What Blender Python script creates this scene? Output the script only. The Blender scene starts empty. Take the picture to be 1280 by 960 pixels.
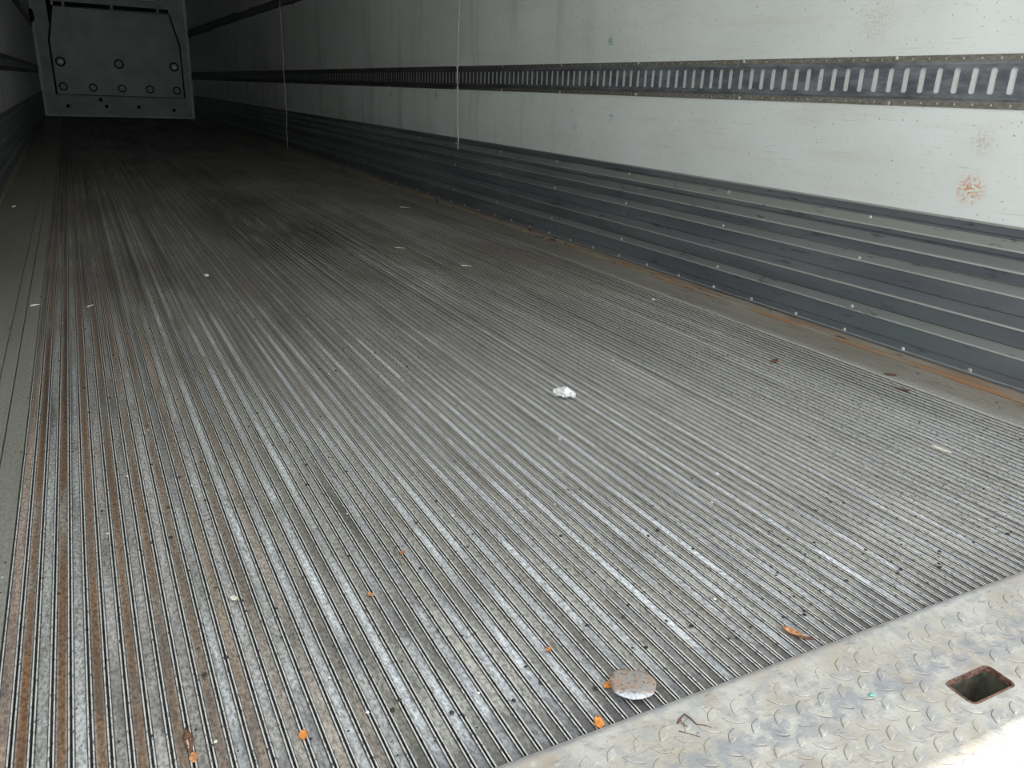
import bpy, bmesh, math, random
from mathutils import Vector, Matrix, noise

# ------------------------------------------------------------------ camera
YAW, PITCH, ROLL, FPX, CAMH = 0.4911, 0.3456, 0.0423, 1006.38, 0.6885
scn = bpy.context.scene
COL = scn.collection
cy, sy, cp, sp = math.cos(YAW), math.sin(YAW), math.cos(PITCH), math.sin(PITCH)
fw = Vector((sy*cp, cy*cp, -sp)); r0 = Vector((cy, -sy, 0)); u0 = r0.cross(fw)
rt = r0*math.cos(ROLL) + u0*math.sin(ROLL); up = -r0*math.sin(ROLL) + u0*math.cos(ROLL)
cd = bpy.data.cameras.new('camera'); cam = bpy.data.objects.new('camera', cd); COL.objects.link(cam)
cd.sensor_width = 36; cd.lens = 36*FPX/1280; cd.clip_start = 0.02; cd.clip_end = 200
M = Matrix((rt, up, -fw)).transposed().to_4x4(); M.translation = Vector((0, 0, CAMH)); cam.matrix_world = M
scn.camera = cam

# ------------------------------------------------------------------ world, sun, exposure
W = bpy.data.worlds.new('sky'); scn.world = W; W.use_nodes = True
bg = W.node_tree.nodes['Background']; bg.inputs[0].default_value = (0.90, 0.955, 1.0, 1); bg.inputs[1].default_value = 1.0
sd = bpy.data.lights.new('sun', 'SUN'); sd.energy = 4.5; sd.angle = math.radians(0.6); sd.color = (1, 0.95, 0.87)
sun = bpy.data.objects.new('sun', sd); COL.objects.link(sun)
sun.rotation_euler = Vector((-0.40, -0.034, 1)).to_track_quat('Z', 'Y').to_euler()
scn.view_settings.view_transform = 'Standard'; scn.view_settings.look = 'None'
scn.view_settings.exposure = 1.40; scn.view_settings.gamma = 1

# ------------------------------------------------------------------ helpers
XR, XL, YE, YD, ZC = 2.067, -0.433, 17.057, 0.60, 2.65
YB = 0.30                                    # rear edge of walls and roof
random.seed(7)

def tag(o, label=None, cat=None, group=None, kind=None):
    if label: o['label'] = label
    if cat: o['category'] = cat
    if group: o['group'] = group
    if kind: o['kind'] = kind
    return o
def mesh(name, vs, fs, mat, smooth=False):
    me = bpy.data.meshes.new(name); me.from_pydata([tuple(v) for v in vs], [], fs); me.update()
    bm = bmesh.new(); bm.from_mesh(me); bmesh.ops.recalc_face_normals(bm, faces=bm.faces); bm.to_mesh(me); bm.free()
    if smooth:
        for p in me.polygons: p.use_smooth = True
    for m in (mat if isinstance(mat, list) else [mat]): me.materials.append(m)
    return me
def link(name, me, parent=None, loc=(0, 0, 0)):
    o = bpy.data.objects.new(name, me); COL.objects.link(o); o.location = loc; o.parent = parent
    return o
def empty(name, loc=(0, 0, 0)):
    o = bpy.data.objects.new(name, None); COL.objects.link(o); o.location = loc; o.empty_display_size = .05; return o
class MB:
    def __init__(s): s.v = []; s.f = []
    def box(s, a, b):
        n = len(s.v); (x0, y0, z0), (x1, y1, z1) = a, b
        s.v += [(x0,y0,z0),(x1,y0,z0),(x1,y1,z0),(x0,y1,z0),(x0,y0,z1),(x1,y0,z1),(x1,y1,z1),(x0,y1,z1)]
        s.f += [tuple(n+i for i in q) for q in ((0,3,2,1),(4,5,6,7),(0,1,5,4),(1,2,6,5),(2,3,7,6),(3,0,4,7))]; return s
    def prism(s, pts, axis, a, b):
        """closed outline pts extruded along axis 0/1/2 from a to b"""
        n = len(s.v); k = len(pts)
        def P(p, t): q = list(p); q.insert(axis, t); return tuple(q)
        s.v += [P(p, a) for p in pts] + [P(p, b) for p in pts]
        s.f += [tuple(range(n, n+k)), tuple(range(n+2*k-1, n+k-1, -1))]
        s.f += [(n+i, n+(i+1) % k, n+k+(i+1) % k, n+k+i) for i in range(k)]; return s
    def add(s, vs, fs):
        n = len(s.v); s.v += list(vs); s.f += [tuple(n+i for i in f) for f in fs]; return s
    def me(s, name, mat, smooth=False): return mesh(name, s.v, s.f, mat, smooth)
    def obj(s, name, mat, parent=None, smooth=False): return link(name, s.me(name, mat, smooth), parent)

# --- node helper
class NT:
    def __init__(s, name, rough=.6, metal=0.0, spec=.5):
        s.m = bpy.data.materials.new(name); s.m.use_nodes = True; s.t = s.m.node_tree
        s.b = s.t.nodes['Principled BSDF']; s.b.inputs['Roughness'].default_value = rough
        s.b.inputs['Metallic'].default_value = metal; s.b.inputs['Specular IOR Level'].default_value = spec
        s.pos = s.n('ShaderNodeNewGeometry').outputs['Position']; s.geo = s.pos.node
    def n(s, t): return s.t.nodes.new(t)
    def put(s, sock, v):
        if hasattr(v, 'node'): s.t.links.new(v, sock)
        elif isinstance(v, (tuple, list)) and len(v) == 3 and sock.type == 'RGBA': sock.default_value = (*v, 1)
        else: sock.default_value = v
    def m_(s, op, a, b=0.0, c=0.0, clamp=False):
        n = s.n('ShaderNodeMath'); n.operation = op; n.use_clamp = clamp
        s.put(n.inputs[0], a); s.put(n.inputs[1], b); s.put(n.inputs[2], c); return n.outputs[0]
    def vec(s, scale, off=(0, 0, 0)):
        n = s.n('ShaderNodeMapping'); s.put(n.inputs[0], s.pos); n.inputs['Scale'].default_value = scale; n.inputs['Location'].default_value = off
        return n.outputs[0]
    def noise(s, scale=(1, 1, 1), detail=3, rough=.55, off=(0, 0, 0), vec=None):
        n = s.n('ShaderNodeTexNoise'); s.put(n.inputs['Vector'], vec or s.vec(scale, off)); n.inputs['Scale'].default_value = 1
        n.inputs['Detail'].default_value = detail; n.inputs['Roughness'].default_value = rough; return n.outputs[0]
    def voro(s, scale, rnd=1):
        n = s.n('ShaderNodeTexVoronoi'); s.put(n.inputs['Vector'], s.vec(scale)); n.inputs['Scale'].default_value = 1; return n.outputs['Distance']
    def step(s, v, a, b):
        n = s.n('ShaderNodeMapRange'); s.put(n.inputs[0], v); n.inputs[1].default_value = a; n.inputs[2].default_value = b
        n.interpolation_type = 'SMOOTHSTEP'
        return n.outputs[0]
    def mix(s, f, a, b, mode='MIX'):
        n = s.n('ShaderNodeMix'); n.data_type = 'RGBA'; n.blend_type = mode
        s.put(n.inputs[0], f); s.put(n.inputs[6], a); s.put(n.inputs[7], b); return n.outputs[2]
    def xyz(s):
        n = s.n('ShaderNodeSeparateXYZ'); s.put(n.inputs[0], s.pos); return n.outputs
    def nz(s):
        n = s.n('ShaderNodeSeparateXYZ'); s.put(n.inputs[0], s.geo.outputs['True Normal']); return n.outputs
    def spot(s, p, r, soft=.5, sc=(1, 1, 1)):
        """1 near world point p, 0 beyond r, ragged edge"""
        n = s.n('ShaderNodeVectorMath'); n.operation = 'SUBTRACT'; s.put(n.inputs[0], s.pos); n.inputs[1].default_value = p
        k = s.n('ShaderNodeVectorMath'); k.operation = 'MULTIPLY'; s.put(k.inputs[0], n.outputs[0]); k.inputs[1].default_value = sc
        l = s.n('ShaderNodeVectorMath'); l.operation = 'LENGTH'; s.put(l.inputs[0], k.outputs[0])
        return s.step(l.outputs['Value'], r, r*soft)
    def bump(s, h, dist=.002, strength=.5):
        n = s.n('ShaderNodeBump'); s.put(n.inputs['Height'], h); n.inputs['Distance'].default_value = dist; n.inputs['Strength'].default_value = strength
        s.t.links.new(n.outputs[0], s.b.inputs['Normal'])
    def out(s, col, rough=None):
        s.put(s.b.inputs['Base Color'], col)
        if rough is not None: s.put(s.b.inputs['Roughness'], rough)
        return s.m

def flat(name, c, rough=.7, metal=0.0, var=.25, sc=60):
    t = NT(name, rough, metal); k = t.noise((sc, sc, sc), 3)
    return t.out(t.mix(t.step(k, .3, .7), tuple(x*(1-var) for x in c), tuple(min(1, x*(1+var)) for x in c)))

def wall_material():
    t = NT('grp_wall_liner', .42)
    a = t.noise((.5, 3.0, 3.0), 4); b = t.noise((1, 1.6, 14), 4, .6); sc = t.noise((1, 7, 160), 5, .75); dk = t.noise((90, 90, 90), 2, off=(3, 1, 5))
    c = t.mix(t.step(a, .35, .7), (.74, .76, .735), (.80, .82, .81))
    c = t.mix(t.m_('MULTIPLY', t.step(b, .50, .72), .35), c, (.68, .65, .56))
    c = t.mix(t.m_('MULTIPLY', t.step(sc, .58, .74), .6), c, (.36, .35, .32))
    c = t.mix(t.m_('MULTIPLY', t.step(dk, .66, .74), .7), c, (.28, .25, .2))
    # vertical brownish streaks, several metres in
    d = t.noise((1, 5.5, .55), 3, .6, off=(0, 2.3, 0)); y = t.xyz()[1]
    m = t.m_('MULTIPLY', t.step(y, 2.6, 4.2), t.step(d, .48, .72))
    c = t.mix(t.m_('MULTIPLY', m, .55), c, (.42, .38, .31))
    speck = t.noise((130, 130, 130), 2, .7)
    for p, r, col, a_ in (((XR, 1.365, .50), .055, (.62, .26, .08), .95), ((XR, 3.10, .915), .03, (.03, .25, .36), 1), ((XR, 3.06, .609), .022, (.02, .24, .36), 1),
                      ((XR, 3.35, .56), .035, (.1, .3, .36), .5), ((XR, 1.36, .62), .05, (.5, .35, .2), .4), ((XR, 1.75, .93), .10, (.55, .42, .25), .3),
                      ((XR, 5.05, .66), .03, (.08, .08, .08), 1), ((XR, 5.9, .655), .03, (.08, .08, .08), .8)):
        f = t.m_('MULTIPLY', t.spot(p, r, .1), t.step(speck, .42, .6)); c = t.mix(t.m_('MULTIPLY', f, a_), c, col)
    t.bump(t.noise((4, 6, 40), 4), .002, .25)
    return t.out(c, .38)

def rail_material():
    t = NT('ridged_aluminium', .55, .1, .3)
    tc = t.n('ShaderNodeTexCoord'); sx = t.n('ShaderNodeSeparateXYZ'); t.t.links.new(tc.outputs['Object'], sx.inputs[0]); ax = t.m_('ABSOLUTE', sx.outputs[0])
    oi = t.n('ShaderNodeObjectInfo'); x, y, z = t.xyz()
    yn = t.noise((9, 1.3, 1), 4, .6, off=(1, 9, 0)); fn = t.noise((400, 60, 1), 3, .7)
    c = t.mix(t.m_('MULTIPLY', t.step(ax, .0028, .0052), t.m_('ADD', .45, t.m_('MULTIPLY', yn, .4))), oi.outputs['Color'], (.44, .43, .41))
    c = t.mix(t.m_('MULTIPLY', t.step(yn, .50, .66), .6), c, (.46, .45, .43))
    c = t.mix(t.m_('MULTIPLY', t.step(ax, .0050, .0058), t.step(fn, .2, .5)), c, (.085, .08, .078))
    n1 = t.noise((30, 2.2, 1), 4, .6); n2 = t.noise((3, 1.1, 1), 4, .6, off=(4, 2, 0)); n3 = t.noise((260, 120, 50), 3, .7); n4 = t.noise((16, .9, 1), 4, .6, off=(9, 5, 1))
    c = t.mix(1.0, c, t.mix(t.step(n1, .3, .7), (.66, .64, .61), (1.15, 1.16, 1.18)), 'MULTIPLY')
    n5 = t.noise((11, 5, 1), 5, .7, off=(3, 8, 0)); n6 = t.noise((80, 14, 1), 5, .75, off=(6, 1, 0))
    c = t.mix(t.m_('MULTIPLY', t.step(n5, .50, .68), .5), c, (.19, .165, .145))
    c = t.mix(t.m_('MULTIPLY', t.step(n6, .54, .68), .55), c, (.11, .10, .095))
    # broad foot and tyre dirt in the middle length of the floor
    mid = t.m_('MULTIPLY', t.step(y, 1.2, 3.4), t.m_('ADD', .35, t.m_('MULTIPLY', t.step(n2, .35, .65), .65)))
    c = t.mix(t.m_('MULTIPLY', mid, .74), c, (.165, .128, .112))
    gx = t.noise((48, .35, 1), 3, .6, off=(5, 5, 0))
    c = t.mix(t.m_('MULTIPLY', t.m_('MULTIPLY', t.step(gx, .47, .62), t.step(y, .9, 2.6)), .68), c, (.045, .04, .036))
    for p_, r_, k_, a_ in (((-.10, 8.0, 0), 2.6, (40, 1, 1), .85), ((.03, 6.2, 0), 1.6, (70, 1, 1), .9), ((.80, 4.4, 0), 1.9, (5, 1, 1), .85), ((1.80, 1.45, 0), .55, (5, 1, 1), .6), ((1.40, 2.1, 0), .7, (4, 1, 1), .35)):
        c = t.mix(t.m_('MULTIPLY', t.m_('MULTIPLY', t.spot(p_, r_, .4, k_), t.step(n1, .35, .55)), a_), c, (.035, .033, .028))
    c = t.mix(t.m_('MULTIPLY', t.step(n4, .58, .72), .55), c, (.06, .055, .05))
    c = t.mix(1.0, c, t.mix(t.step(n3, .3, .68), (.50, .50, .50), (1.30, 1.30, 1.30)), 'MULTIPLY')
    # grime collected at the rear edge
    e = t.m_('MULTIPLY', t.step(t.m_('ADD', y, t.m_('MULTIPLY', t.noise((14, 14, 1), 3, .6), .22)), .83, .70), .72)
    e2 = t.m_('MULTIPLY', t.step(t.noise((22, 5, 1), 3, .6, off=(2, 7, 0)), .48, .62), t.step(y, 1.25, .85))
    c = t.mix(e, c, (.07, .065, .065)); c = t.mix(t.m_('MULTIPLY', e2, .45), c, (.09, .085, .09))
    # small dark crumbs pressed on
    c = t.mix(t.m_('MULTIPLY', t.step(t.noise((170, 110, 20), 2, .5, off=(1, 1, 1)), .70, .74), .85), c, (.03, .027, .025))
    # ridge tops rubbed bare
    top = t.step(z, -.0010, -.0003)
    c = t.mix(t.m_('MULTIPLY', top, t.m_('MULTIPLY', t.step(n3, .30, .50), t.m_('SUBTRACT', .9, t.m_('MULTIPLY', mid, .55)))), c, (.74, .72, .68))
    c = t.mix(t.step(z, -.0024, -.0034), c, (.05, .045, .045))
    t.bump(t.noise((300, 160, 60), 3), .001, .4)
    return t.out(c, .5)

def strip_material():
    t = NT('flat_aluminium_strip', .48, .3); x, y, z = t.xyz()
    a = t.noise((8, .8, 1), 4); b = t.noise((70, 9, 1), 4, .65); f = t.noise((200, 90, 40), 3, .7)
    c = t.mix(t.step(a, .35, .65), (.37, .335, .285), (.52, .505, .455))
    c = t.mix(t.m_('MULTIPLY', t.step(b, .5, .7), .5), c, (.16, .12, .085))
    c = t.mix(t.step(x, XR-.168, XR-.176), c, (.58, .57, .52)); c = t.mix(t.step(x, .3, .2), c, t.mix(t.step(a, .3, .7), (.33, .32, .27), (.42, .41, .36)))
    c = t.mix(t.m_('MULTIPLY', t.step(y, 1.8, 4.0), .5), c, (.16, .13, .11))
    rr = t.m_('MULTIPLY', t.step(x, XR-.11, XR-.02), t.step(t.noise((10, 1.4, 1), 4, .6, off=(0, 3, 0)), .40, .62)); rr = t.m_('MULTIPLY', rr, t.step(y, 4, 1))
    c = t.mix(t.m_('MULTIPLY', rr, .7), c, (.24, .12, .06))
    c = t.mix(1.0, c, t.mix(t.step(f, .3, .7), (.75, .75, .75), (1.1, 1.1, 1.1)), 'MULTIPLY')
    t.bump(f, .001, .3); return t.out(c)

def rust_strip_material():
    t = NT('rusty_corner_angle', .7); x, y, z = t.xyz(); a = t.noise((60, 5, 90), 4, .65)
    c = t.mix(t.step(a, .35, .65), (.25, .17, .115), (.27, .245, .20)); c = t.mix(t.step(t.noise((50, 12, 50), 3, .6, off=(2, 0, 0)), .58, .66), c, (.08, .045, .03))
    c = t.mix(t.m_('MULTIPLY', t.m_('MULTIPLY', t.step(z, .0105, .0085), t.step(a, .54, .44)), t.m_('ADD', .15, t.m_('MULTIPLY', t.step(x, .5, .9), t.step(y, 4, 1.5)))), c, (.31, .17, .09))
    return t.out(c)

def kick_material():
    t = NT('dark_anodised_scuff_panel', .45, .35); n = t.nz(); x, y, z = t.xyz()
    a = t.noise((4, 1.2, 9), 4); f = t.noise((60, 14, 220), 4, .7)
    c = t.mix(t.step(a, .35, .65), (.135, .14, .16), (.20, .21, .225))
    c = t.mix(t.m_('MULTIPLY', t.spot((XR, 1.5, .09), .55, .1, (1, 1, 4)), .6), c, (.13, .17, .18))
    rim = t.step(t.m_('ABSOLUTE', t.m_('SUBTRACT', x, .817)), 1.2382, 1.2376)
    dust_light = t.m_('MULTIPLY', t.step(n[2], .12, .35), t.m_('ADD', .35, t.m_('MULTIPLY', t.step(y, 4.5, 1.6), .5)))  # dust on upward faces, strengthened near the door to paint in the light falloff
    c = t.mix(dust_light, c, (.38, .37, .335))
    c = t.mix(t.m_('MULTIPLY', rim, t.m_('ADD', .35, t.m_('MULTIPLY', t.step(y, 4.5, 1.6), .5))), c, (.60, .585, .54))  # rim brightness carries the same painted falloff with depth
    c = t.mix(t.m_('MULTIPLY', t.step(f, .62, .76), .55), c, (.30, .29, .28))
    c = t.mix(t.m_('MULTIPLY', t.step(t.noise((40, 10, 60), 4, .6, off=(3, 3, 3)), .60, .7), .5), c, (.03, .03, .035))
    t.bump(f, .001, .3); return t.out(c, .45)

def track_material():
    t = NT('cargo_track_steel', .45, .4); x, y, z = t.xyz()
    a = t.noise((20, 8, 30), 5, .7); f = t.noise((120, 60, 160), 3, .7)
    c = t.mix(t.step(a, .35, .65), (.13, .135, .155), (.27, .28, .305))
    n = t.nz()
    c = t.mix(t.m_('MULTIPLY', t.step(f, .6, .75), .6), c, (.04, .04, .045))
    zz = t.m_('ABSOLUTE', t.m_('SUBTRACT', t.m_('ABSOLUTE', t.m_('SUBTRACT', z, 1.1265)), .361))   # distance from a track's centre line
    c = t.mix(t.m_('MULTIPLY', t.step(zz, .044, .052), .85), c, t.mix(t.step(f, .4, .6), (.22, .19, .15), (.33, .31, .265)))
    c = t.mix(t.m_('MULTIPLY', t.step(y, 2.2, 5), .75), c, (.03, .028, .028))  # steel painted darker with depth, in place of the fading daylight
    t.bump(a, .001, .3); return t.out(c)

def sill_material():
    t = NT('worn_cream_tread_plate', .5, .0); x, y, z = t.xyz()
    a = t.noise((9, 9, 9), 5, .6); b = t.noise((40, 40, 40), 5, .7); s = t.noise((30, 120, 20), 5, .75, off=(3, 0, 0)); sp_ = t.noise((150, 150, 150), 3, .6)
    c = t.mix(t.step(a, .38, .62), (.43, .385, .325), (.52, .495, .45))
    c = t.mix(t.m_('MULTIPLY', t.step(b, .47, .60), .8), c, (.36, .355, .345))
    c = t.mix(t.m_('MULTIPLY', t.step(s, .56, .70), .65), c, (.20, .165, .14))
    c = t.mix(t.m_('MULTIPLY', t.step(sp_, .66, .74), .8), c, (.13, .10, .085))
    c = t.mix(t.m_('MULTIPLY', t.step(t.noise((13, 13, 13), 3, off=(8, 8, 8)), .58, .68), .4), c, (.36, .25, .17))
    s2 = t.noise((140, 25, 20), 5, .75, off=(0, 6, 0)); c = t.mix(t.m_('MULTIPLY', t.step(s2, .58, .70), .55), c, (.22, .19, .17))
    c = t.mix(t.m_('MULTIPLY', t.step(t.noise((60, 60, 60), 5, .75, off=(7, 7, 0)), .56, .68), .6), c, (.60, .585, .55))
    # bare metal band along the fold
    d = t.m_('ABSOLUTE', t.m_('SUBTRACT', y, .508)); bd = t.m_('MULTIPLY', t.step(d, .03, .004), t.step(b, .36, .56))
    c = t.mix(t.m_('MULTIPLY', bd, .8), c, (.27, .275, .29))
    c = t.mix(t.m_('MULTIPLY', t.step(y, .586, .598), .65), c, (.22, .22, .23))
    t.bump(t.m_('ADD', b, s), .0016, .6); return t.out(c, .5)

def endwall_material():
    t = NT('front_bulkhead_paint', .55); a = t.noise((3, 3, 5), 4)
    return t.out(t.mix(t.step(a, .3, .7), (.48, .60, .53), (.62, .74, .66)))

MW, MR, MS, MRU, MK, MT, MSI, ME = (wall_material(), rail_material(), strip_material(), rust_strip_material(), kick_material(), track_material(), sill_material(), endwall_material())
M_panel = flat('bulkhead_panel_steel', (.33, .37, .36), .45, .2, .12, 3)
M_trim = flat('pale_edge_trim', (.90, .92, .90), .5, 0, .12, 5)
M_dark = flat('black_gap_and_fittings', (.012, .012, .012), .8)  # black for the panel's shadow gap, the slots and dark fittings
M_screw = flat('dull_zinc_screw', (.55, .54, .50), .35, .5, .3, 120)
M_grime = flat('packed_channel_grime', (.075, .068, .066), .9, 0, .5, 90)
M_cord = flat('pale_cord', (.50, .49, .44), .7)
M_rust = flat('flaking_rust', (.16, .085, .06), .85, 0, .6, 200)
M_pock = flat('pocket_steel', (.09, .085, .06), .7, 0, .5, 50)
M_ceil = flat('white_roof_liner', (.75, .84, .79), .5, 0, .05, 2)
M_ground = flat('pale_concrete_yard', (.44, .43, .41), .9, 0, .15, 30)
M_body = flat('trailer_outer_white', (.6, .6, .6), .5, 0, .05, 2)

# ------------------------------------------------------------------ yard, floor base
g = MB().box((-40, -40, -1.40), (40, 40, -1.30)).obj('ground', M_ground); tag(g, 'pale concrete yard under the trailer', 'ground', kind='structure')

floor = MB().box((XL, YD-.004, -.12), (XR, YE+.1, -.0052)).obj('floor', M_grime)
tag(floor, 'long ridged metal trailer floor with dirty grooves', 'floor', kind='structure')
X0, X1, NR = -.163, XR-.180, 106
P = (X1-X0)/NR; hb = P/2
def rail_profile():
    w = hb-.0013                                # half width at the ridge's outer side
    return [(-w, -.009), (-w, -.0006), (-w+.0004, 0), (-w+.0016, 0), (-w+.0022, -.0021), (w-.0022, -.0021), (w-.0016, 0), (w-.0004, 0), (w, -.0006), (w, -.009)]
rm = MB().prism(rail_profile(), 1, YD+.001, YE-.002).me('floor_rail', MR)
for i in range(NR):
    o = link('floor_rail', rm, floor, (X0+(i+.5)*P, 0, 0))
    f = max(0, 1-(i/24)); rnd = random.random()
    grey = Vector((.47, .475, .46)).lerp(Vector((.60, .61, .635)), min(1, i/30)); br = Vector((.30, .165, .085)); tan = Vector((.41, .39, .345))
    if i % 2 == 0: c = grey*(.85+.3*rnd); c = c.lerp(Vector((.50, .36, .28)), .9 if i == 0 else (.35*f if rnd < .3 else 0))
    else: c = tan.lerp(br, min(1, f*1.1) if i < 20 else 0)*(.8+.35*rnd)
    if i > 40: c = c*(1-.15*((i-40)/66))
    o.color = (*c, 1)
def strip(x0, x1, name='edge_strip'):
    return MB().prism([(x0, -.009), (x0, 0), (x0+.0015, .0015), (x1-.0015, .0015), (x1, 0), (x1, -.009)], 1, YD+.001, YE-.002).obj(name, MS, floor)
strip(X1+.0015, X1+.020); strip(X1+.0215, XR-.020)
strip(-.199, X0-.0012); strip(-.2305, -.201); strip(XL+.02, -.232)

# ------------------------------------------------------------------ walls, roof
def wave(y, z):
    m = min(1, max(0, (y-2.4)/1.6))*min(1, max(0, (15-y)/3))
    s = 0
    for a, b, c in ((z-.83, 1.49-z, 1), (z-.426, .70-z, .6)):
        if a > 0 and b > 0: s = c*min(1, a/.10)*min(1, b/.12)
    if z > 1.49: s = min(1, (z-1.49)/.2)
    q = noise.noise(Vector((y*1.25+z*.5, z*.6, 1.3)))+.4*noise.noise(Vector((y*2.6+z*1.1, z*.9, 7)))
    return .011*m*s*(q+1.0)
def side_wall(name, x, sgn):
    zs = sorted(set([0, .2, .426, .46, .5, .56, .63, .67, .70, .83, .87, .93, 1.0, 1.1, 1.2, 1.3, 1.38, 1.44, 1.49, 1.6, 1.8, 2.1, 2.4, ZC]))
    ys = [YB+i*(YE+.1-YB)/250 for i in range(251)]
    vs = [(x-sgn*max(0, wave(y + (0 if sgn > 0 else 3.3), z)), y, z) for y in ys for z in zs]; k = len(zs)
    fs = [(i*k+j, (i+1)*k+j, (i+1)*k+j+1, i*k+j+1) for i in range(len(ys)-1) for j in range(k-1)]
    xo = x+sgn*.07
    n = len(vs); vs += [(xo, YB, 0), (xo, YE+.1, 0), (xo, YE+.1, ZC), (xo, YB, ZC)]
    fs += [(n, n+1, n+2, n+3), tuple([i*k for i in range(len(ys))]+[n+1, n]), tuple([i*k+k-1 for i in range(len(ys))]+[n+2, n+3]),
           tuple([j for j in range(k)]+[n+3, n]), tuple([(len(ys)-1)*k+j for j in range(k)]+[n+2, n+1])]
    return link(name, mesh(name, vs, fs, MW, True))
def _sharp(o):
    n = 250*23
    for i, p in enumerate(o.data.polygons): p.use_smooth = len(p.vertices) == 4 and abs(p.normal.x) > .8 and i < len(o.data.polygons)-5
    for e in o.data.edges:
        pass
wr = side_wall('wall_right', XR, 1); tag(wr, 'long white liner wall on the right, scuffed and slightly buckled', 'wall', kind='structure')
wl = side_wall('wall_left', XL, -1); tag(wl, 'white liner wall on the left, seen edge on', 'wall', kind='structure')
ce = MB().box((XL-.07, YB, ZC), (XR+.07, YE+.1, ZC+.07)).obj('ceiling', M_ceil); tag(ce, 'white roof liner of the trailer', 'ceiling', kind='structure')

# ------------------------------------------------------------------ front bulkhead wall
wf = MB().box((XL, YE, -.008), (XR, YE+.1, ZC)).obj('wall_front', ME); tag(wf, 'pale green end wall of the trailer, bolted panel on it', 'wall', kind='structure')
MB().box((XL+.012, YE-.02, .03), (XL+.052, YE, ZC)).obj('corner_trim', M_trim, wf)
MB().box((XR-.052, YE-.02, .03), (XR-.012, YE, ZC)).obj('corner_trim', M_trim, wf)
rj = random.Random(3); b = MB(); x = XL+.02
while x < XR-.05:
    w = rj.uniform(.12, .4); e = min(x+w, XR-.02); h = rj.choice([.022, .028, .034, .012])
    b.box((x, YE-.022, .0015), (e, YE, .0015+h)); x = e
b.obj('floor_trim', M_trim, wf)
for hx, hz in ((.483, .294), (.569, .183), (1.10, .186), (-.048, .174), (1.701, .148)):
    a = [(hx+.032*math.cos(t*math.pi/4), hz+.032*math.sin(t*math.pi/4)) for t in range(8)]
    MB().prism(a, 1, YE-.008, YE).obj('bolt', M_dark, wf)

bp = empty('bulkhead_panel', (.85, YE, .37))
tag(bp, 'grey steel panel with round plugs bolted to the far end wall', 'panel')
def on(parent, o): o.parent = parent; o.matrix_parent_inverse = Matrix.Translation(-parent.location); return o
out1 = [(-.185, .374), (1.89, .372), (1.884, 1.27), (1.751, 1.775), (-.076, 1.784), (-.189, 1.24)]
cxp, czp = .85, 1.08
big = [(cxp+(x-cxp)*1.03, czp+(z-czp)*1.018) for x, z in out1]
on(bp, MB().prism(big, 1, YE-.022, YE-.001).obj('shadow_gap', M_dark))  # black sheet stands in for the shade in the gap round the panel
pl = on(bp, MB().prism(out1, 1, YE-.062, YE-.022).obj('face_sheet', M_panel))
def cyl_y(cx, cz, r, y0, y1, n=16): return [(cx+r*math.cos(i*2*math.pi/n), cz+r*math.sin(i*2*math.pi/n)) for i in range(n)], y0, y1
for k, (x, z) in enumerate([(-.075, .905), (.847, .91), (1.765, .906), (-.082, .497), (.386, .497), (.855, .50), (1.316, .50), (1.775, .496)]):
    R0 = .082 if k < 3 else .07
    pts, a, b_ = cyl_y(x, z, R0, YE-.075, YE-.062)
    pg = on(bp, MB().prism(pts, 1, a, b_).obj('plug', M_dark))
    pts, a, b_ = cyl_y(x, z, R0*.68, YE-.088, YE-.0745)
    q = MB().prism(pts, 1, a, b_).obj('plug_cap', M_panel); q.parent = pg; q.matrix_parent_inverse = pg.matrix_parent_inverse.copy(); q.matrix_parent_inverse = Matrix.Identity(4)
    if k in (0, 2):
        pts, a, b_ = cyl_y(x+.005, z-.005, R0*.38, YE-.096, YE-.0875); s_ = MB().prism(pts, 1, a, b_).obj('highlight_cap', M_trim); s_['label'] = 'white cap standing in for the highlight on the plug'; on(bp, s_)  # highlight on two plugs modelled as a small white cap
ub = empty('air_duct_panel', (.8, YE, 1.87)); tag(ub, 'upper duct panel above the bolted sheet on the end wall', 'panel')
MB().box((-.17, YE-.02, 1.52), (-.105, YE-.001, 2.5)).obj('side_slot', M_dark, wf)
on(ub, MB().box((-.07, YE-.03, 1.80), (1.76, YE-.001, 1.866)).obj('air_slot', M_dark))
for x in (.085, .835, 1.58): on(ub, MB().box((x-.022, YE-.05, 1.79), (x+.022, YE-.03, 1.875)).obj('bracket', M_panel))
on(ub, MB().box((-.075, YE-.06, 1.867), (1.70, YE-.001, 1.985)).obj('lower_sheet', M_panel))
on(ub, MB().box((-.075, YE-.07, 1.987), (1.70, YE-.001, 2.5)).obj('upper_sheet', M_trim))
tb = MB().box((-.10, YE-.075, 1.80), (-.065, YE-.03, 1.96)).obj('edge_clip', M_trim); on(ub, tb)

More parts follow.
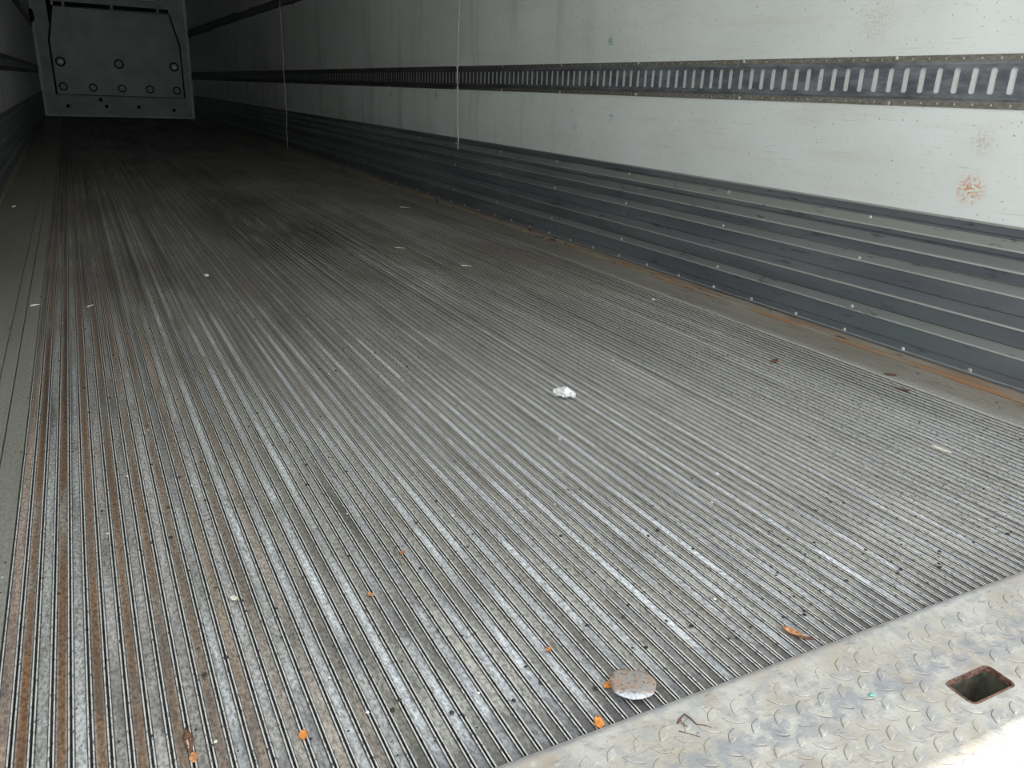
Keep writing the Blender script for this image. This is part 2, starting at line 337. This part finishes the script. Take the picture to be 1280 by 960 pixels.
# ------------------------------------------------------------------ scuff panels (baseboards)
PR = [[(0, .426), (.006, .425), (.009, .421), (.008, .402), (.004, .399), (.005, .392), (.0112, .371), (.0127, .367), (.0112, .362), (.0108, .353), (.0055, .350), (.006, .344), (.0112, .321), (.0127, .316), (.0112, .311), (.0108, .288), (.010, .2865), (0, .2865)],
      [(0, .2835), (.006, .283), (.0112, .261), (.0127, .257), (.0112, .253), (.0108, .213), (.007, .210), (.008, .203), (.0112, .182), (.0127, .178), (.0112, .173), (.0108, .136), (.0102, .1345), (0, .1345)],
      [(0, .1315), (.006, .131), (.0112, .110), (.0127, .106), (.0112, .102), (.0108, .057), (.0075, .055), (.008, .034), (.0105, .032), (.0105, .026), (0, .026)]]
def dome(r=.0070, h=.0046, n=10):
    vs = [(0, 0, 0)]; fs = []
    for k, (a, b) in enumerate(((1, 0), (.92, .5), (.6, .88))):
        vs += [(-h*b, r*a*math.cos(i*2*math.pi/n), r*a*math.sin(i*2*math.pi/n)) for i in range(n)]
    vs.append((-h, 0, 0)); L_ = len(vs)-1
    for i in range(n):
        j = (i+1) % n; fs += [(0, 1+i, 1+j), (1+i, 1+j, 1+n+j, 1+n+i), (1+n+i, 1+n+j, 1+2*n+j, 1+2*n+i), (1+2*n+i, 1+2*n+j, L_)]
    return mesh('screw', vs, fs, M_screw, True)
scr = dome()
def baseboard(side, x, s):
    root = empty('baseboard_'+side, (x, YB, 0)); tag(root, 'dark ribbed scuff panels along the foot of the %s wall' % side, 'baseboard', kind='structure')
    pans = []
    for prof in PR:
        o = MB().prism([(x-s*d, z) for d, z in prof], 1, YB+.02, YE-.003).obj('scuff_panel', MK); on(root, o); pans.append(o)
    c = MB().prism([(x, .025), (x-s*.009, .0245), (x-s*.011, .008), (x-s*.019, .004), (x-s*.0195, -.008), (x, -.008)], 1, YB+.35, YE-.003).obj('corner_angle', MRU); on(root, c)
    rows = [(0, .387, .0068, .61, 1.656), (1, .265, .0098, .61, 1.657), (2, .114, .0097, .615, 1.656), (2, .037, .0080, .2065, 1.25)]
    for pi, z, d, st, y0 in rows:
        y = y0 if s > 0 else y0+st*8
        while y < YE-.2:
            if z > .1 or s > 0:
                if not (s > 0 and pi == 0 and z > .38 and y < 1.2):
                    o = link('screw', scr, pans[pi], (x-s*(d-.001), y+random.uniform(-.006, .006), z+random.uniform(-.002, .002)))
                    if s < 0: o.scale = (-1, 1, 1)
            y += st
    return root
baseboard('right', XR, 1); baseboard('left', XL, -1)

# ------------------------------------------------------------------ slotted cargo tracks
def ring(y0, y1, z0, z1, hole, d, rim):
    """rectangle with a hole (list of y,z going round), depth d; rim walls go to depth rim"""
    n = len(hole); cy_, cz_ = sum(p[0] for p in hole)/n, sum(p[1] for p in hole)/n
    outer = [(y1 if p[0] > cy_ else y0, z1 if p[1] > cz_ else z0) for p in hole]
    vs = [(d, *p) for p in outer]+[(d, *p) for p in hole]+[(rim, *p) for p in hole]
    fs = []
    for i in range(n):
        j = (i+1) % n
        fs.append((i, n+j, n+i) if outer[i] == outer[j] else (i, j, n+j, n+i)); fs.append((n+i, n+j, 2*n+j, 2*n+i))
    return vs, fs
def rrect(x0, x1, y0, y1, r, k=4):
    o = []
    for cx, cy_, a0 in ((x1-r, y1-r, 0), (x0+r, y1-r, 90), (x0+r, y0+r, 180), (x1-r, y0+r, 270)):
        for i in range(k+1): a = math.radians(a0+90*i/k); o.append((cx+r*math.cos(a), cy_+r*math.sin(a)))
    return o
def octo(cy_, cz_, r): return rrect(cy_-r, cy_+r, cz_-r, cz_+r, r*.6, 1)
def slot(cy_, z0, z1, w): return rrect(cy_-w/2, cy_+w/2, z0, z1, .004, 1)
def track(name, x, s, zb, label, y_first, y_last, simple_before=0):
    root = empty(name, (x, y_first, zb)); tag(root, label, 'cargo track')
    F, T = .0025, .0065
    joints = [y for y in (2.305, 5.355, 8.405, 11.455, 14.505) if y_first < y < y_last]
    ends = [y_first]+joints+[y_last]
    for a, b in zip(ends[:-1], ends[1:]):
        mb = MB(); n = max(1, int(round((b-a-.003)/.05))); st = (b-a-.003)/n
        for i in range(n):
            y0 = a+i*st; y1 = y0+st; cy_ = (y0+y1)/2
            for (z0, z1, hole, d) in ((0, .0175, octo(cy_-.008, .009, .0030), F), (.1125, .130, octo(cy_-.008, .1215, .0030), F), (.0235, .1065, slot(cy_, .0345, .0985, .0185), T)):
                vs, fs = ring(y0, y1, z0, z1, hole, d, d-.0022); mb.add([(x-s*v[0], v[1], zb+v[2]) for v in vs], fs)
            for z0, z1, d0, d1 in ((.0175, .0235, F, T), (.1065, .1125, T, F)):
                mb.add([(x-s*d0, y0, zb+z0), (x-s*d0, y1, zb+z0), (x-s*d1, y1, zb+z1), (x-s*d1, y0, zb+z1)], [(0, 1, 2, 3)])
        for z0, sg in ((0, 1), (.130, -1)):
            mb.add([(x, a, zb+z0), (x, b-.003, zb+z0), (x-s*F, b-.003, zb+z0), (x-s*F, a, zb+z0)], [(0, 1, 2, 3)])
        o = mb.obj('track_section', MT); on(root, o)
        y = 1.664
        while y < b:
            if y > a+.02 and y_first < y < b-.02:
                for z in (.006, .124):
                    q = link('screw', scr, o, (x-s*F, y, zb+z)); q.scale = (s*.9, .9, .9)
            y += .613
    return root
TZ = .7005
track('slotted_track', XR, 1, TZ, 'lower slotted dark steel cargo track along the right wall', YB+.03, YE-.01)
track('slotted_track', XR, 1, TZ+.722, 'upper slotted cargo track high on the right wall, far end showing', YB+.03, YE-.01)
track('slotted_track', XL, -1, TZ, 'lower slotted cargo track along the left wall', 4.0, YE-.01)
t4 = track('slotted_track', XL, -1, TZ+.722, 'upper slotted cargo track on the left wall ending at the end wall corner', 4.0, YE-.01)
on(t4, MB().prism([(XL, 1.50), (XL+.03, 1.49), (XL+.07, 1.56), (XL+.055, 1.68), (XL+.02, 1.70), (XL, 1.66)], 1, YE-.55, YE-.30).obj('end_fitting', M_dark))

# ------------------------------------------------------------------ hanging cords
def cord(y, x, z0, label, amp, r=.0038):
    n = 34; vs = []; fs = []; k = 6
    for i in range(n+1):
        z = z0+(ZC-z0)*i/n; ox = amp*.2*math.sin(i*1.7); oy = amp*(math.sin(z*3.1+y)+.4*math.sin(z*9+1)-math.sin(z0*3.1+y))*(1-i/n)**.5
        vs += [(x+ox+r*math.cos(j*2*math.pi/k), y+oy+r*math.sin(j*2*math.pi/k), z) for j in range(k)]
    for i in range(n):
        for j in range(k): fs.append((i*k+j, i*k+(j+1) % k, (i+1)*k+(j+1) % k, (i+1)*k+j))
    fs += [tuple(range(k)), tuple(range(n*k, n*k+k))]
    o = link('hanging_cord', mesh('hanging_cord', vs, fs, M_cord, True)); tag(o, label, 'cord'); return o
cord(4.62, XR-.035, .362, 'pale thin cord hanging against the right wall, nearer one', .012)
cord(9.20, XR-.035, .035, 'pale thin cord hanging farther down the right wall, reaching the floor', .02, .0042)

# ------------------------------------------------------------------ tread plate sill
sill = empty('trim_1', (.8, .45, 0)); tag(sill, 'worn cream tread plate threshold at the trailer mouth', 'threshold', kind='structure')
def zs_(y):
    pts = [(.20, -.0075), (.30, -.004), (.495, .0005), (.515, .0028), (.594, .0034), (.5985, .0026), (.6015, 0), (.6025, -.006)]
    for (a, za), (b, zb) in zip(pts[:-1], pts[1:]):
        if y <= b: return za+(zb-za)*max(0, (y-a))/(b-a)
    return pts[-1][1]
HX0, HX1, HY0, HY1 = .903, .988, .4395, .4785
ysl = [.20, .25, .30, .36, HY0-.015, HY1+.012, .500, .505, .510, .516, .55, .588, .594, .5985, .6008, .6015, .6025]
xsl = [XL+.02, 0, .3, .6, HX0-.015, HX1+.015, 1.2, 1.5, 1.8, XR-.02]
mb = MB()
for i in range(len(xsl)-1):
    for j in range(len(ysl)-1):
        x0, x1, y0, y1 = xsl[i], xsl[i+1], ysl[j], ysl[j+1]
        if abs(x0-(HX0-.015)) < 1e-6 and abs(y0-(HY0-.015)) < 1e-6:
            vs, fs = ring(x0, x1, y0, y1, rrect(HX0, HX1, HY0, HY1, .007), 0, -.006)
            mb.add([(v[1], v[2], zs_(v[2])+v[0]) for v in vs], fs)
        else: mb.add([(x0, y0, zs_(y0)), (x1, y0, zs_(y0)), (x1, y1, zs_(y1)), (x0, y1, zs_(y1))], [(0, 1, 2, 3)])
mb.add([(XL+.02, .20, -.0075), (XR-.02, .20, -.0075), (XR-.02, .20, -.10), (XL+.02, .20, -.10)], [(0, 1, 2, 3)])
plate = mb.obj('tread_plate', MSI); on(sill, plate)
for i, p in enumerate(plate.data.polygons): p.use_smooth = False
# pocket below the hole
rr = rrect(HX0-.0005, HX1+.0005, HY0-.0005, HY1+.0005, .0075); n = len(rr)
vs = [(x, y, zs_(y)-.006) for x, y in rr]+[(x, y, -.118) for x, y in rr]
fs = [(i, (i+1) % n, n+(i+1) % n, n+i) for i in range(n)]+[tuple(range(n, 2*n))]
on(sill, link('pocket', mesh('pocket', vs, fs, M_pock)))
ri, ro = rrect(HX0, HX1, HY0, HY1, .007), rrect(HX0-.0022, HX1+.0022, HY0-.002, HY1+.0022, .009)
rj = random.Random(5); jit = [rj.uniform(-.0008, .0006) for _ in ri]; ri = rrect(HX0+.0006, HX1-.0006, HY0+.0006, HY1-.0006, .007)
vs = [(x, y, zs_(y)+.0006) for x, y in ro]+[(x+jit[k]*.5, y+jit[k], zs_(y)+.0010) for k, (x, y) in enumerate(ri)]+[(x, y, zs_(y)-.0075) for x, y in ri]
fs = [(i, (i+1) % n, n+(i+1) % n, n+i) for i in range(n)]+[(n+i, n+(i+1) % n, 2*n+(i+1) % n, 2*n+i) for i in range(n)]
ho = link('pocket_rim', mesh('pocket_rim', vs, fs, M_rust)); on(sill, ho); ho['label'] = 'rusted rim of the rectangular hole'
# lozenges
def loz(L_=.0135, w=.0044, h=.0013):
    vs, fs = [], []; n = 12
    prof = []
    for i in range(n):
        t = i/n*2*math.pi; px = L_*math.cos(t); k = 1-abs(math.cos(t))**1.6*.55; prof.append((px, w*math.sin(t)*k*1.15))
    for s_, z in ((1.03, .0001), (.92, .0004), (.82, h*.85), (.5, h)): vs += [(x*s_, y*s_, z) for x, y in prof]
    for r_ in range(3):
        for i in range(n): fs.append((r_*n+i, r_*n+(i+1) % n, (r_+1)*n+(i+1) % n, (r_+1)*n+i))
    fs.append(tuple(range(3*n, 4*n))); return vs, fs
lv, lf = loz(); M_edge = flat('tread_edge_dark', (.20, .17, .145), .8, 0, .5, 160)  # darker tone laid along one side of each lug
def lug_mats(me, per=None):
    for i, p in enumerate(me.polygons):
        k = i % len(lf)
        if k in (0, 1, 2, 3, 4, 5): p.material_index = 1
lme = mesh('tread_lug', lv, lf, [MSI, M_edge], False); lug_mats(lme)
spots = []
for i in range(-34, 42):
    for j in range(-5, 10):
        spots.append((.695+.0357*i, .4515+.0365*-j+.0365*2*0, math.radians(42)))
        spots.append((.7128+.0357*i, .4335+.0365*-j, math.radians(136)))
def inview(x, y):
    d = Vector((x, y, 0))-Vector((0, 0, CAMH)); zc = d.dot(fw); px = 640+FPX*d.dot(rt)/zc; py = 480-FPX*d.dot(up)/zc
    return -15 < px < 1295 and 690 < py < 975, zc
good = []
for x, y, a in spots:
    if not (.215 < y < .578 and XL+.05 < x < XR-.05): continue
    if HX0-.011 < x < HX1+.011 and HY0-.010 < y < HY1+.010: continue
    iv, zc = inview(x, y); good.append((0 if iv else 1, zc, x, y, a))
good.sort(); rest = MB()
for k, (iv, zc, x, y, a) in enumerate(good):
    flatten = random.choice([1, .9, .75, .5]) if y < .51 else random.choice([.25, .5, .8])
    if k < 300 and iv == 0:
        o = link('tread_lug', lme, None, (x, y, zs_(y))); on(sill, o); o.rotation_euler = (0, 0, a+random.uniform(-.05, .05)); o.scale = (1, 1, flatten)
    else:
        ca, sa = math.cos(a), math.sin(a); rest.add([(x+vx*ca-vy*sa, y+vx*sa+vy*ca, zs_(y)+vz*flatten) for vx, vy, vz in lv], lf)
r_ = rest.obj('tread_lugs', [MSI, M_edge]); lug_mats(r_.data); on(sill, r_); r_['kind'] = 'stuff'
# support below the sill, rear crossmember
bx = MB().box((XL-.07, .205, -.30), (XR+.07, .60, -.12)).obj('trim_2', M_body); tag(bx, 'rear crossmember under the threshold', 'beam', kind='structure')

# ------------------------------------------------------------------ small litter
def blob(name, loc, size, mat, label, cat, seed=0, rot=0, rough=.35, sub=2, group=None, lift=None):
    bm = bmesh.new(); bmesh.ops.create_icosphere(bm, subdivisions=sub, radius=1)
    for v in bm.verts:
        k = 1+rough*noise.noise(v.co*1.7+Vector((seed*3.1, seed, 0)))+rough*.5*noise.noise(v.co*4+Vector((seed, 0, 5)))
        v.co = Vector((v.co.x*size[0]*k, v.co.y*size[1]*k, v.co.z*size[2]*k))
    zmin = min(v.co.z for v in bm.verts)
    for v in bm.verts: v.co.z -= zmin
    me = bpy.data.meshes.new(name); bm.to_mesh(me); bm.free(); me.materials.append(mat)
    o = link(name, me, None, loc); o.rotation_euler = (0, 0, rot); tag(o, label, cat, group); return o
def leaf(loc, L_, w, mat, label, rot=0, curl=.35, name='leaf_fragment', cat='leaf', seed=0, jag=.15):
    n, m = 9, 5; vs = []; rg = random.Random(seed)
    for i in range(n):
        t = i/(n-1); ww = w*(math.sin(math.pi*min(.97, max(.03, t)))**.7)*(1+rg.uniform(-jag, jag))
        for j in range(m):
            s_ = (j/(m-1)-.5)*2; vs.append(((t-.5)*L_, s_*ww/2, curl*w*(s_*s_*.5+.6*(t-.5)**2*2)+rg.uniform(0, .0006)+.0004))
    fs = [(i*m+j, (i+1)*m+j, (i+1)*m+j+1, i*m+j+1) for i in range(n-1) for j in range(m-1)]
    N = len(vs); vs += [(x, y, z-.0006) for x, y, z in vs]; fs += [tuple(N+k for k in reversed(f)) for f in fs]
    bd = [j for j in range(m)]+[i*m+m-1 for i in range(1, n)]+[(n-1)*m+j for j in range(m-2, -1, -1)]+[i*m for i in range(n-2, 0, -1)]
    fs += [(bd[k], bd[(k+1) % len(bd)], N+bd[(k+1) % len(bd)], N+bd[k]) for k in range(len(bd))]
    zm = min(v[2] for v in vs); vs = [(x, y, z-zm) for x, y, z in vs]
    o = link(name, mesh(name, vs, fs, mat, True), None, loc); o.rotation_euler = (0, 0, rot); tag(o, label, cat); return o
def splinter(loc, L_, rot, mat, label, r=.0015, name='splinter', cat='splinter'):
    vs = [(-L_/2, -r, 0), (-L_/2, r*.6, 0), (L_/2, r*.3, 0), (L_/2, -r*.4, 0), (-L_/2, -r, r), (-L_/2, r*.6, r*1.4), (0, r*.9, r*1.6), (L_/2, r*.3, r*.6), (L_/2, -r*.4, r*.5), (0, -r, r*1.5), (0, r*.9, 0), (0, -r, 0)]
    fs = [(0, 1, 10, 11), (11, 10, 2, 3), (4, 5, 6, 9), (9, 6, 7, 8), (0, 1, 5, 4), (2, 3, 8, 7), (1, 10, 6, 5), (10, 2, 7, 6), (0, 11, 9, 4), (11, 3, 8, 9)]
    o = link(name, mesh(name, vs, fs, mat), None, loc); o.rotation_euler = (0, 0, rot); tag(o, label, cat); return o
M_paper = flat('white_paper', (.82, .80, .80), .8, 0, .08, 40)
M_or = flat('orange_dry_leaf', (.72, .27, .06), .6, 0, .3, 150)
M_or2 = flat('dull_orange_leaf', (.50, .23, .10), .7, 0, .45, 150)
M_br = flat('brown_dry_leaf', (.15, .07, .04), .8, 0, .5, 150)
M_straw = flat('pale_straw', (.78, .74, .62), .8, 0, .2, 100)
M_disc = NT('dirty_pale_disc', .6); _a = M_disc.noise((60, 60, 60), 4, .6); _b = M_disc.noise((220, 220, 220), 3)
_x = M_disc.xyz(); _w = M_disc.step(M_disc.m_('ADD', M_disc.m_('MULTIPLY', _x[0], .6), _x[1]), .944, .930)
_c = M_disc.mix(M_disc.step(_a, .42, .58), (.34, .32, .29), (.40, .28, .22)); _c = M_disc.mix(M_disc.m_('MULTIPLY', _w, M_disc.step(_a, .3, .5)), _c, (.62, .63, .67))
M_disc = M_disc.out(M_disc.mix(M_disc.m_('MULTIPLY', M_disc.step(_b, .52, .64), .65), _c, (.12, .08, .07)))
M_teal = flat('teal_chip', (.20, .48, .42), .6)
M_twig = flat('brown_twig', (.13, .07, .04), .85, 0, .4, 200)

# crumpled paper: two lobes in one mesh
bm = bmesh.new()
for cx, cy_, s_ in ((0, 0, 1.0), (-.018, .006, .75), (.017, -.010, .55)):
    r_ = bmesh.ops.create_icosphere(bm, subdivisions=3, radius=1)
    for v in r_['verts']:
        k = 1+.5*noise.noise(v.co*2.3+Vector((cx*300, 1, 2)))+.25*noise.noise(v.co*6)
        v.co = Vector((cx+v.co.x*.0135*s_*k, cy_+v.co.y*.020*s_*k, .008*s_+v.co.z*.0115*s_*k))
zm = min(v.co.z for v in bm.verts)
for v in bm.verts: v.co.z -= zm
me = bpy.data.meshes.new('paper_scrap'); bm.to_mesh(me); bm.free(); me.materials.append(M_paper)
o = link('paper_scrap', me, None, (.977, 1.553, -.0003)); o.rotation_euler = (0, 0, -.35); tag(o, 'crumpled white paper scrap in the middle of the floor', 'paper')

# flattened disc
n = 32; vs = [(0, 0, .0042)]; fs = []
for k, (s_, z) in enumerate(((.5, .0040), (.85, .0033), (1, .0022), (1.0, .0008), (.9, 0))):
    for i in range(n):
        a = 2*math.pi*i/n; rr_ = .0290*(1+.03*math.sin(3*a+1)+.015*math.sin(7*a)); ex, ey = rr_*math.cos(a), 1.2*rr_*math.sin(a)
        if ey > .028: ey = .028+(ey-.028)*.3
        vs.append((ex*s_, ey*s_, z+.0006*math.sin(3*a)*s_))
for i in range(n):
    j = (i+1) % n; fs.append((0, 1+i, 1+j))
    for k in range(4): fs.append((1+k*n+i, 1+(k+1)*n+i, 1+(k+1)*n+j, 1+k*n+j))
fs.append(tuple(1+4*n+i for i in range(n)))
o = link('flat_disc', mesh('flat_disc', vs, fs, M_disc, True), None, (.531, .643, .0044)); o.rotation_euler = (-.15, 0, math.radians(-32)); tag(o, 'dirty pale flattened disc lying beside the threshold edge', 'debris')

leaf((.459, .608, 0), .020, .012, M_or, 'orange leaf fragment touching the threshold edge below the pale disc', 1.2, seed=1)
leaf((.505, .657, 0), .015, .011, M_or, 'small orange leaf fragment tucked at the left side of the pale disc', .3, seed=2)
leaf((.145, .733, 0), .0150, .0105, M_or, 'bright orange oval leaf fragment alone on the near left floor', 1.4, seed=3, jag=.04, curl=.25)
leaf((.799, .640, 0), .030, .011, M_or2, 'rust orange leaf curled on the floor near the threshold middle', -1.2, seed=4, curl=.5)
leaf((.806, .622, 0), .022, .007, M_br, 'dark brown leaf scrap right beside the rust orange leaf', -.7, seed=14, curl=.5)
leaf((.029, .780, -.001), .042, .010, M_br, 'long dark brown leaf scrap pressed in a groove at the near left', 1.57, seed=5, curl=.2)
leaf((.031, .752, -.0005), .016, .009, M_or2, 'orange tip lying just below the long dark scrap in the near left groove', 1.5, seed=15, curl=.2)
leaf((.471, .748, 0), .011, .008, M_or2, 'tiny dull orange leaf speck above the threshold, left of the pale disc', .4, seed=6)
leaf((.297, .961, 0), .012, .008, M_or2, 'tiny brown orange leaf speck on the near floor centre left', 2.1, seed=7)
leaf((.377, 1.048, 0), .011, .007, M_or2, 'tiny orange brown leaf speck left of centre, farther in', .9, seed=8)
leaf((.119, 1.03, 0), .014, .010, M_straw, 'small yellowish leaf flake on the left floor near the brown grooves', 1.9, seed=9)
leaf((1.584, .977, 0), .045, .011, M_straw, 'pale yellow flake on the floor near the right edge of the picture', -1.5, seed=10, curl=.2)
leaf((1.910, 1.370, .002), .032, .013, M_br, 'rusty brown flake on the flat edge strip by the right wall', -.9, seed=11)
leaf((1.838, 1.277, 0), .038, .013, M_br, 'dark brown flake on the grooves beside the right edge strip', -1.2, seed=12)
leaf((1.688, 1.580, 0), .034, .016, M_br, 'dark crumpled scrap on the ridges, farthest in of the three brown scraps at right', .2, seed=13, curl=.6)
splinter((1.395, 3.057, 0), .048, -.6, M_straw, 'pale wood splinter in the middle distance, nearest of three', .002)
splinter((1.757, 4.788, 0), .065, -.75, M_straw, 'pale wood splinter close to the right wall strip, far in', .003)
splinter((1.265, 3.516, 0), .05, -.6, M_straw, 'pale wood splinter lying farther in than the middle one', .002)
splinter((-.178, 2.879, .0015), .030, .4, M_straw, 'short straw on the left edge strip', .002)
splinter((-.024, 2.822, 0), .036, .95, M_straw, 'thin straw on the left grooves beside the edge strip', .0018)
splinter((-.345, 5.20, .0015), .05, 1.2, M_straw, 'pale sliver on the dark flat strip by the left wall', .004)
blob('white_crumb', (.37, 3.149, 0), (.010, .012, .006), M_paper, 'white crumb on the left floor, middle distance', 'crumb', 1, sub=1)
blob('white_crumb', (1.039, 1.071, 0), (.0035, .004, .003), M_paper, 'tiny white crumb right of the crumpled paper, nearer', 'crumb', 2, sub=1)
blob('white_crumb', (1.25, 1.748, 0), (.004, .005, .003), M_paper, 'tiny white crumb behind the crumpled paper', 'crumb', 3, sub=1)
blob('white_crumb', (.835, 1.335, 0), (.003, .0045, .003), M_paper, 'tiny white crumb in front of the crumpled paper', 'crumb', 4, sub=1)
blob('white_crumb', (1.80, 2.30, .0), (.006, .010, .004), M_paper, 'white crumb by the right edge strip', 'crumb', 5, sub=1)
blob('teal_chip', (.795, .503, zs_(.503)), (.0042, .0035, .002), M_teal, 'small teal chip on the tread plate', 'chip', 6, sub=2)
# twig on the sill: a bent twig with two branches
def tube(pts, r, mb, k=5):
    n0 = len(mb.v)
    for i, p in enumerate(pts):
        d = (Vector(pts[min(i+1, len(pts)-1)])-Vector(pts[max(i-1, 0)])).normalized(); a = d.cross(Vector((0, 0, 1))).normalized(); b = a.cross(d)
        rr_ = r*(1-.5*i/(len(pts)-1))
        mb.v += [tuple(Vector(p)+rr_*(a*math.cos(t*2*math.pi/k)+b*math.sin(t*2*math.pi/k))) for t in range(k)]
    for i in range(len(pts)-1):
        for j in range(k): mb.f.append((n0+i*k+j, n0+i*k+(j+1) % k, n0+(i+1)*k+(j+1) % k, n0+(i+1)*k+j))
    mb.f += [tuple(n0+j for j in range(k)), tuple(n0+(len(pts)-1)*k+j for j in range(k))]
mb = MB(); z0 = zs_(.55)+.0015
P_ = [(.541, .566), (.549, .570), (.556, .573), (.560, .565), (.561, .556), (.568, .552), (.573, .544)]
tube([(x, y, z0+.0018*math.sin(i)) for i, (x, y) in enumerate(P_)], .0013, mb)
tube([(.548, .570, z0), (.545, .563, z0+.001), (.548, .556, z0)], .0008, mb); tube([(.535, .556, z0-.0005), (.542, .548, z0), (.552, .538, z0-.0005)], .0006, mb)
o = mb.obj('twig', M_twig); tag(o, 'bent brown twig on the tread plate at bottom centre', 'twig')

# countless crumbs
def crumbs(name, n, mat, label, smin, smax, seed, box):
    rg = random.Random(seed); mb = MB()
    for _ in range(n):
        x, y = rg.uniform(box[0], box[1]), box[2]+(box[3]-box[2])*rg.random()**1.7; s_ = rg.uniform(smin, smax); a = rg.uniform(0, 6.28); e = rg.uniform(.35, 1)
        z = .0002 if X0 < x < X1 else .0015
        k = 5; base = [(x+s_*math.cos(a+i*6.283/k)*(1 if i % 2 else .8), y+s_*e*math.sin(a+i*6.283/k)*1.3, z) for i in range(k)]
        topv = (x+rg.uniform(-.3, .3)*s_, y, z+s_*.7)
        mb.add(base+[topv], [(i, (i+1) % k, k) for i in range(k)]+[tuple(range(k))])
    o = mb.obj(name, mat); tag(o, label, 'crumbs', kind='stuff'); return o
crumbs('dark_crumbs', 620, flat('dark_soil', (.035, .03, .027), .9), 'dark soil crumbs scattered over the ridged floor', .0013, .0042, 11, (XL+.05, XR-.05, .66, 4))
crumbs('pale_crumbs', 170, M_straw, 'pale crumbs and chips scattered over the ridged floor', .0012, .0030, 12, (XL+.05, XR-.05, .70, 8))
